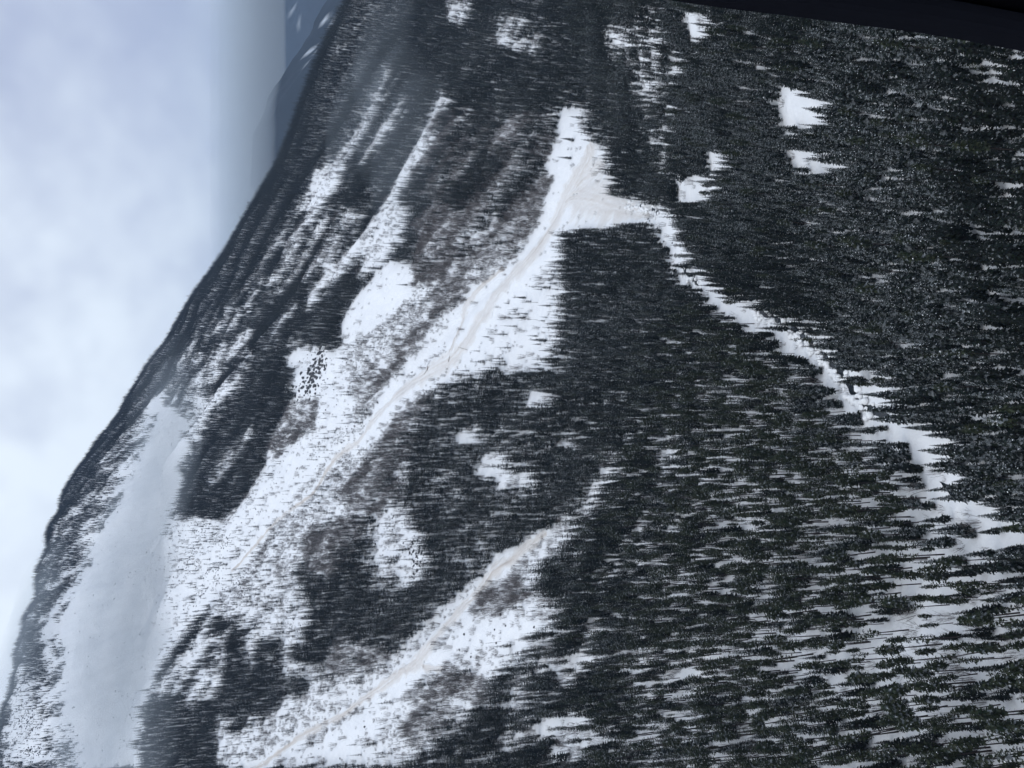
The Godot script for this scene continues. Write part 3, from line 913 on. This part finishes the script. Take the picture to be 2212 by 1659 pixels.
func one_tree(called: String, v: Vector3, tall: float, turn: float, set3: Array) -> Node3D:
	var o := thing(called, v)
	o.transform = where(v, turn, tall)
	put("trunk", set3[0], M.bark, o)
	var crown := put("crown", set3[1], M.tree if called != "bare_tree" else M.bare, o)
	if set3[3]: put("snow_clumps", set3[3], M.tree, crown)
	return o

func single(called: String, found: Dictionary, kind: String, most: int, meshes: Dictionary) -> void:
	var inside := []
	var rest := []
	for a in found[kind]:
		var sc: Vector3 = a[3]
		if sc.x > 5.0 and sc.x < 2205.0 and sc.y > (0.0 if sc.x < 1500.0 else (sc.x - 1500.0) * 0.15) and sc.y < 1655.0: inside.append(a)
		else: rest.append(a)
	inside.sort_custom(func(a, b): return a[1] / a[2] > b[1] / b[2])
	for i in inside.size():
		var a: Array = inside[i]
		if i >= most:
			rest.append(a)
			continue
		var set3: Array = meshes[kind][a[5] % meshes[kind].size()]
		var o := one_tree(called, a[0], a[1], a[4], set3)
		var off: float = a[7] - creek_q(a[6])
		var place := "deep in the dense forest past the creek" if off > 45.0 else ("on the creek bank away from the slides" if off > 0.0 else ("on the creek bank nearest the slides" if off > -35.0 else "in the open wood at lower right"))
		if off < -35.0 and a[6] > 200.0: place = "in the wood below the avalanche tracks"
		var size := "tall" if a[1] > 1.1 else ("middle sized" if a[1] > 0.8 else "short")
		if kind == "fir":
			tag(o, "%s %s fir %s" % [size, "snow dusted" if int(a[5]) % 8 < 4 else "dark green", place], "tree", "%s firs %s" % [size, place])
		elif kind == "pine":
			tag(o, "%s %s bare stemmed pine %s" % [size, "thin crowned" if int(a[5]) % 5 > 2 else "full crowned", place], "tree", "%s pines %s" % [size, place])
		else:
			place = "among the pines at the lower right" if a[7] > -330.0 else ("along the narrow avalanche track" if a[6] < 360.0 else "along the long avalanche track")
			tag(o, "%s leafless brown tree with upright stems %s" % [size, place], "tree", "%s bare trees %s" % [size, place])
	found[kind] = rest

func mass(called: String, label: String, list: Array, near: Array, far: Array, limit: float, m: Material) -> void:
	var root := Node3D.new()
	root.name = numbered(called)
	add_child(root)
	tag(root, label, called.replace("_", " "), "", "stuff")
	var sets := {}
	for a in list:
		var key := [a[2] < limit, int(a[5]) % (near.size() if a[2] < limit else far.size())]
		if not sets.has(key): sets[key] = []
		sets[key].append(where(a[0], a[4], a[1]))
	for key in sets:
		many("trees", near[key[1]][2] if key[0] else far[key[1]][2], m, sets[key], root)

func build_rocks() -> void:
	rng.seed = 99
	var kinds := []
	for k in 4: kinds.append(rock(200 + k, 0.75))
	# knob of bare rock on the snow below the dark spur
	var root := thing("rock_outcrop", ground(690, -745))
	tag(root, "bare dark rock outcrop with snow in its cracks below the forested spur", "rock outcrop")
	var base := root.position
	for i in 150:
		var pp := 672.0 + rng.randfn(0.0, 17.0)
		var qq := -745.0 + rng.randfn(0.0, 17.0)
		var r := rng.randf_range(0.9, 3.4)
		var o := put("rock", kinds[i % 4], M.stone, root)
		o.position = ground(pp, qq) - base + Vector3.UP * 0.1
		o.scale = Vector3(r * 1.3, r, r)
		o.rotation = Vector3(rng.randf(), rng.randf() * TAU, rng.randf())
	root = thing("rock_outcrop", ground(335, -600))
	tag(root, "low dark rock step at the edge of the clearing in the forest", "rock outcrop")
	base = root.position
	for i in 36:
		var at: Array = STEP[i % STEP.size()]
		var r := rng.randf_range(0.7, 1.9)
		var o := put("rock", kinds[i % 4], M.stone, root)
		o.position = ground(at[0] + rng.randfn(0, 4.0), at[1] + rng.randfn(0, 4.0)) - base
		o.scale = Vector3(r * 1.2, r, r)
		o.rotation = Vector3(rng.randf(), rng.randf() * TAU, rng.randf())
	# loose stones
	var stones := Node3D.new()
	stones.name = "scattered_stones"
	add_child(stones)
	tag(stones, "dark loose stones sticking out of the upper snow slopes", "stones", "", "stuff")
	var sets := [[], [], [], []]
	var q := -1930.0
	while q < -200.0:
		var p := -300.0
		while p < 1500.0:
			p += 4.0
			var pp := p + rng.randf_range(-2, 2)
			var qq := q + rng.randf_range(-2, 2)
			var u := rng.randf()
			var d := grow_r[cell_at(pp, qq)]
			if d <= 0.0: continue
			var patch := n_mid.get_noise_2d(pp + 900.0, qq * 0.7)
			if u > d * clampf(0.25 + patch * 1.6, 0.0, 1.0): continue
			var v := ground(pp, qq)
			var sc := seen(v)
			if sc.z < 30.0 or sc.x < -40.0 or sc.x > 2250.0 or sc.y < -40.0 or sc.y > 1700.0: continue
			var r := rng.randf_range(0.4, 1.3) * (1.0 + 0.6 * ss(-800, -1600, qq))
			sets[rng.randi() % 4].append(Transform3D(Basis.from_euler(Vector3(rng.randf(), rng.randf() * TAU, rng.randf())).scaled_local(Vector3(r * 1.3, r, r)), v + Vector3.UP * 0.1))
		q += 4.0
	for k in 4: many("stones", kinds[k], M.stone, sets[k], stones)

const STEP := [[320.1, -569.3], [310.6, -566.6], [303.8, -566.2], [298.5, -568.2], [295.3, -572.4]]

func build_logs() -> void:
	for a in LOGS:
		var from := ground(a[0], a[1]) + Vector3.UP * 0.75
		var to := ground(a[2], a[3]) + Vector3.UP * 0.9
		var o := thing("fallen_log", from)
		var b := loose()
		spike(b, Vector3.ZERO, to - from, a[4], a[4] * 0.45, Color.WHITE, 7)
		put("stem", finish(b), M.log, o)
		var t := loose()
		rng.seed = int(a[0])
		for i in 9:
			var f := rng.randf_range(0.25, 0.98)
			var root := (to - from) * f
			var d := Vector3(rng.randf_range(-1, 1), rng.randf_range(-0.1, 1), rng.randf_range(-1, 1)) * rng.randf_range(0.5, 1.3)
			spike(t, root, root + d, 0.06, 0.02, Color.WHITE)
		put("branch_stubs", finish(t), M.log, o)
		tag(o, a[5], "log")

const LOGS := [
	[469.7, -482.8, 457.7, -473.8, 0.22, "reddish fallen log lying across the long avalanche track"],
	[490.4, -530.4, 482.4, -528.4, 0.3, "uprooted broken log at the edge of the long avalanche track"],
	[486.4, -527.4, 481.4, -533.4, 0.25, "short broken log beside the uprooted one on the long track"],
	[467, -499.3, 472, -496.3, 0.25, "small dark log in the streaked snow of the long track"],
	[153.6, -529.2, 169.6, -545.2, 0.2, "long thin dead stem lying in the leafless wood at the bottom"],
	[193.2, -424.7, 200.2, -435.7, 0.2, "thin dead stem lying on the snow below the narrow track"],
]

func mist_puff(called: String, at: Vector3, size: Vector3, density: float, lie := Basis.IDENTITY, m := Color(0.9, 0.95, 1.0)) -> FogVolume:
	var o := FogVolume.new()
	o.shape = RenderingServer.FOG_VOLUME_SHAPE_ELLIPSOID
	o.size = size
	o.basis = lie
	o.position = at
	var f := FogMaterial.new()
	f.albedo = m
	f.density = density
	o.material = f
	o.name = numbered(called)
	tag(o, "pale grey mist lying against the mountainside" if called == "mist_bank" else "grey cloud covering the far mountain tops", "mist" if called == "mist_bank" else "cloud", "", "stuff")
	add_child(o)
	return o

func build_mist() -> void:
	# the mist lies along the slope
	var n := Vector3(0.52 * 0.66, 1.0, 0.52 * 0.75).normalized()
	var along := Vector3(0.75, 0, -0.66).normalized()
	var lie := Basis(along, n, along.cross(n))
	for a in MIST:
		mist_puff("mist_bank", Vector3(a[0], a[1], a[2]), Vector3(a[3], a[4], a[5]), a[6], lie)
	# flat cloud that cuts off the far mountain tops
	for k in 5:
		mist_puff("cloud_bank", Vector3(1100 + 150 * k, 350 + 22 * k, -4900), Vector3(6500 + 800 * k, 150 + 55 * k, 2600), 0.00045)
	for k in 2:
		mist_puff("cloud_bank", Vector3(3000, 690 + 40 * k, -9600), Vector3(13000, 300 + 160 * k, 3800), 0.0005)

const MIST := [
	[513, -82, -1143, 300, 44, 170, 0.0012],
	[365, -85, -1020, 300, 44, 170, 0.0012],
	[411, -41, -1163, 300, 44, 170, 0.0012],
	[280, -96, -904, 300, 44, 170, 0.0012],
	[-39, 318, -1633, 232, 74, 153, 0.0011],
	[-39, 324, -1633, 331, 105, 263, 0.00035],
	[-116, 323, -1585, 249, 69, 162, 0.0011],
	[-102, 277, -1521, 227, 77, 164, 0.0011],
	[-102, 283, -1521, 336, 103, 293, 0.00035],
	[-158, 355, -1626, 223, 77, 174, 0.0011],
	[-153, 249, -1345, 246, 68, 177, 0.0011],
	[-153, 255, -1345, 409, 83, 252, 0.00035],
	[-239, 368, -1554, 234, 64, 155, 0.0011],
	[-212, 293, -1465, 231, 82, 164, 0.0011],
	[-212, 299, -1465, 414, 106, 329, 0.00035],
	[-285, 387, -1579, 258, 82, 158, 0.0011],
	[-268, 298, -1462, 230, 64, 133, 0.0011],
	[-268, 304, -1462, 407, 110, 248, 0.00035],
	[-336, 395, -1500, 211, 78, 174, 0.0011],
	[-328, 343, -1432, 240, 65, 174, 0.0011],
	[-328, 349, -1432, 418, 95, 330, 0.00035],
	[-304, 282, -1371, 192, 61, 150, 0.0011],
	[-382, 410, -1474, 251, 64, 178, 0.0011],
	[-376, 339, -1414, 226, 74, 160, 0.0011],
	[-376, 345, -1414, 380, 99, 325, 0.00035],
	[-345, 267, -1284, 207, 64, 179, 0.0011],
	[-439, 422, -1438, 219, 72, 131, 0.0011],
	[-418, 341, -1350, 234, 69, 164, 0.0011],
	[-418, 347, -1350, 362, 101, 306, 0.00035],
	[-393, 282, -1297, 257, 63, 153, 0.0011],
	[-482, 413, -1412, 212, 66, 160, 0.0011],
	[-473, 353, -1369, 192, 72, 167, 0.0011],
	[-473, 359, -1369, 358, 87, 312, 0.00035],
	[-418, 266, -1207, 239, 58, 146, 0.0011],
	[-529, 397, -1354, 250, 60, 147, 0.0011],
	[-506, 328, -1281, 206, 59, 156, 0.0011],
	[-506, 334, -1281, 347, 104, 315, 0.00035],
	[-462, 269, -1192, 235, 79, 147, 0.0011],
	[-564, 388, -1337, 209, 65, 151, 0.0011],
	[-548, 329, -1280, 201, 55, 177, 0.0011],
	[-548, 335, -1280, 409, 110, 279, 0.00035],
	[-447, 224, -1014, 242, 80, 163, 0.0011],
	[-572, 339, -1232, 206, 57, 159, 0.0011],
	[-507, 257, -1080, 253, 76, 176, 0.0011],
	[-507, 263, -1080, 411, 107, 292, 0.00035],
	[-524, 597, -1756, 300, 100, 200, 0.0012],
	[-600, 591, -1677, 300, 100, 200, 0.0012],
	[-468, 594, -1799, 300, 100, 200, 0.0012],
]

func build_window_post() -> void:
	# the post of the helicopter window beside the lens
	var c := cos(deg_to_rad(PITCH))
	var s := sin(deg_to_rad(PITCH))
	var root := thing("window_post", Vector3.ZERO)
	tag(root, "black window post of the aircraft across the upper right corner", "window post")
	var line := []
	for a in [[1150, -60], [1380, -22], [1520, -2], [1600, 9], [1700, 21], [1800, 34], [1900, 47], [2000, 60], [2100, 77], [2212, 98], [2350, 132], [2550, 190]]:
		var depth: float = 0.46 + (a[0] - 1900) * 0.00004
		var rx: float = (829.5 - a[1]) / 1609.0 * depth
		var ry: float = -(a[0] - 1106.0) / 1609.0 * depth
		line.append([rx, ry, depth])
	for part in [["post", 0.016, 0.075, 0.05, M.post], ["rubber_seal", 0.0, 0.016, 0.022, M.seal]]:
		var ring := 12
		var pts := []
		for a in line:
			var loop := []
			for i in ring:
				var t := TAU * i / ring
				var sx := signf(cos(t)) * pow(absf(cos(t)), 0.5)
				var sy := signf(sin(t)) * pow(absf(sin(t)), 0.5)
				var r: float = a[0] + part[1] + part[2] * 0.5 * (1.0 + sx)
				var d: float = a[2] + part[3] * 0.5 * sy
				# camera axes to world axes
				loop.append(Vector3(r, a[1] * c - d * s, -a[1] * s - d * c))
			pts.append(loop)
		var b := loose()
		for j in pts.size() - 1:
			for i in ring:
				var k := (i + 1) % ring
				tri(b, pts[j][i], pts[j + 1][i], pts[j + 1][k], Color.WHITE)
				tri(b, pts[j][i], pts[j + 1][k], pts[j][k], Color.WHITE)
		put(part[0], finish(b), part[4], root)
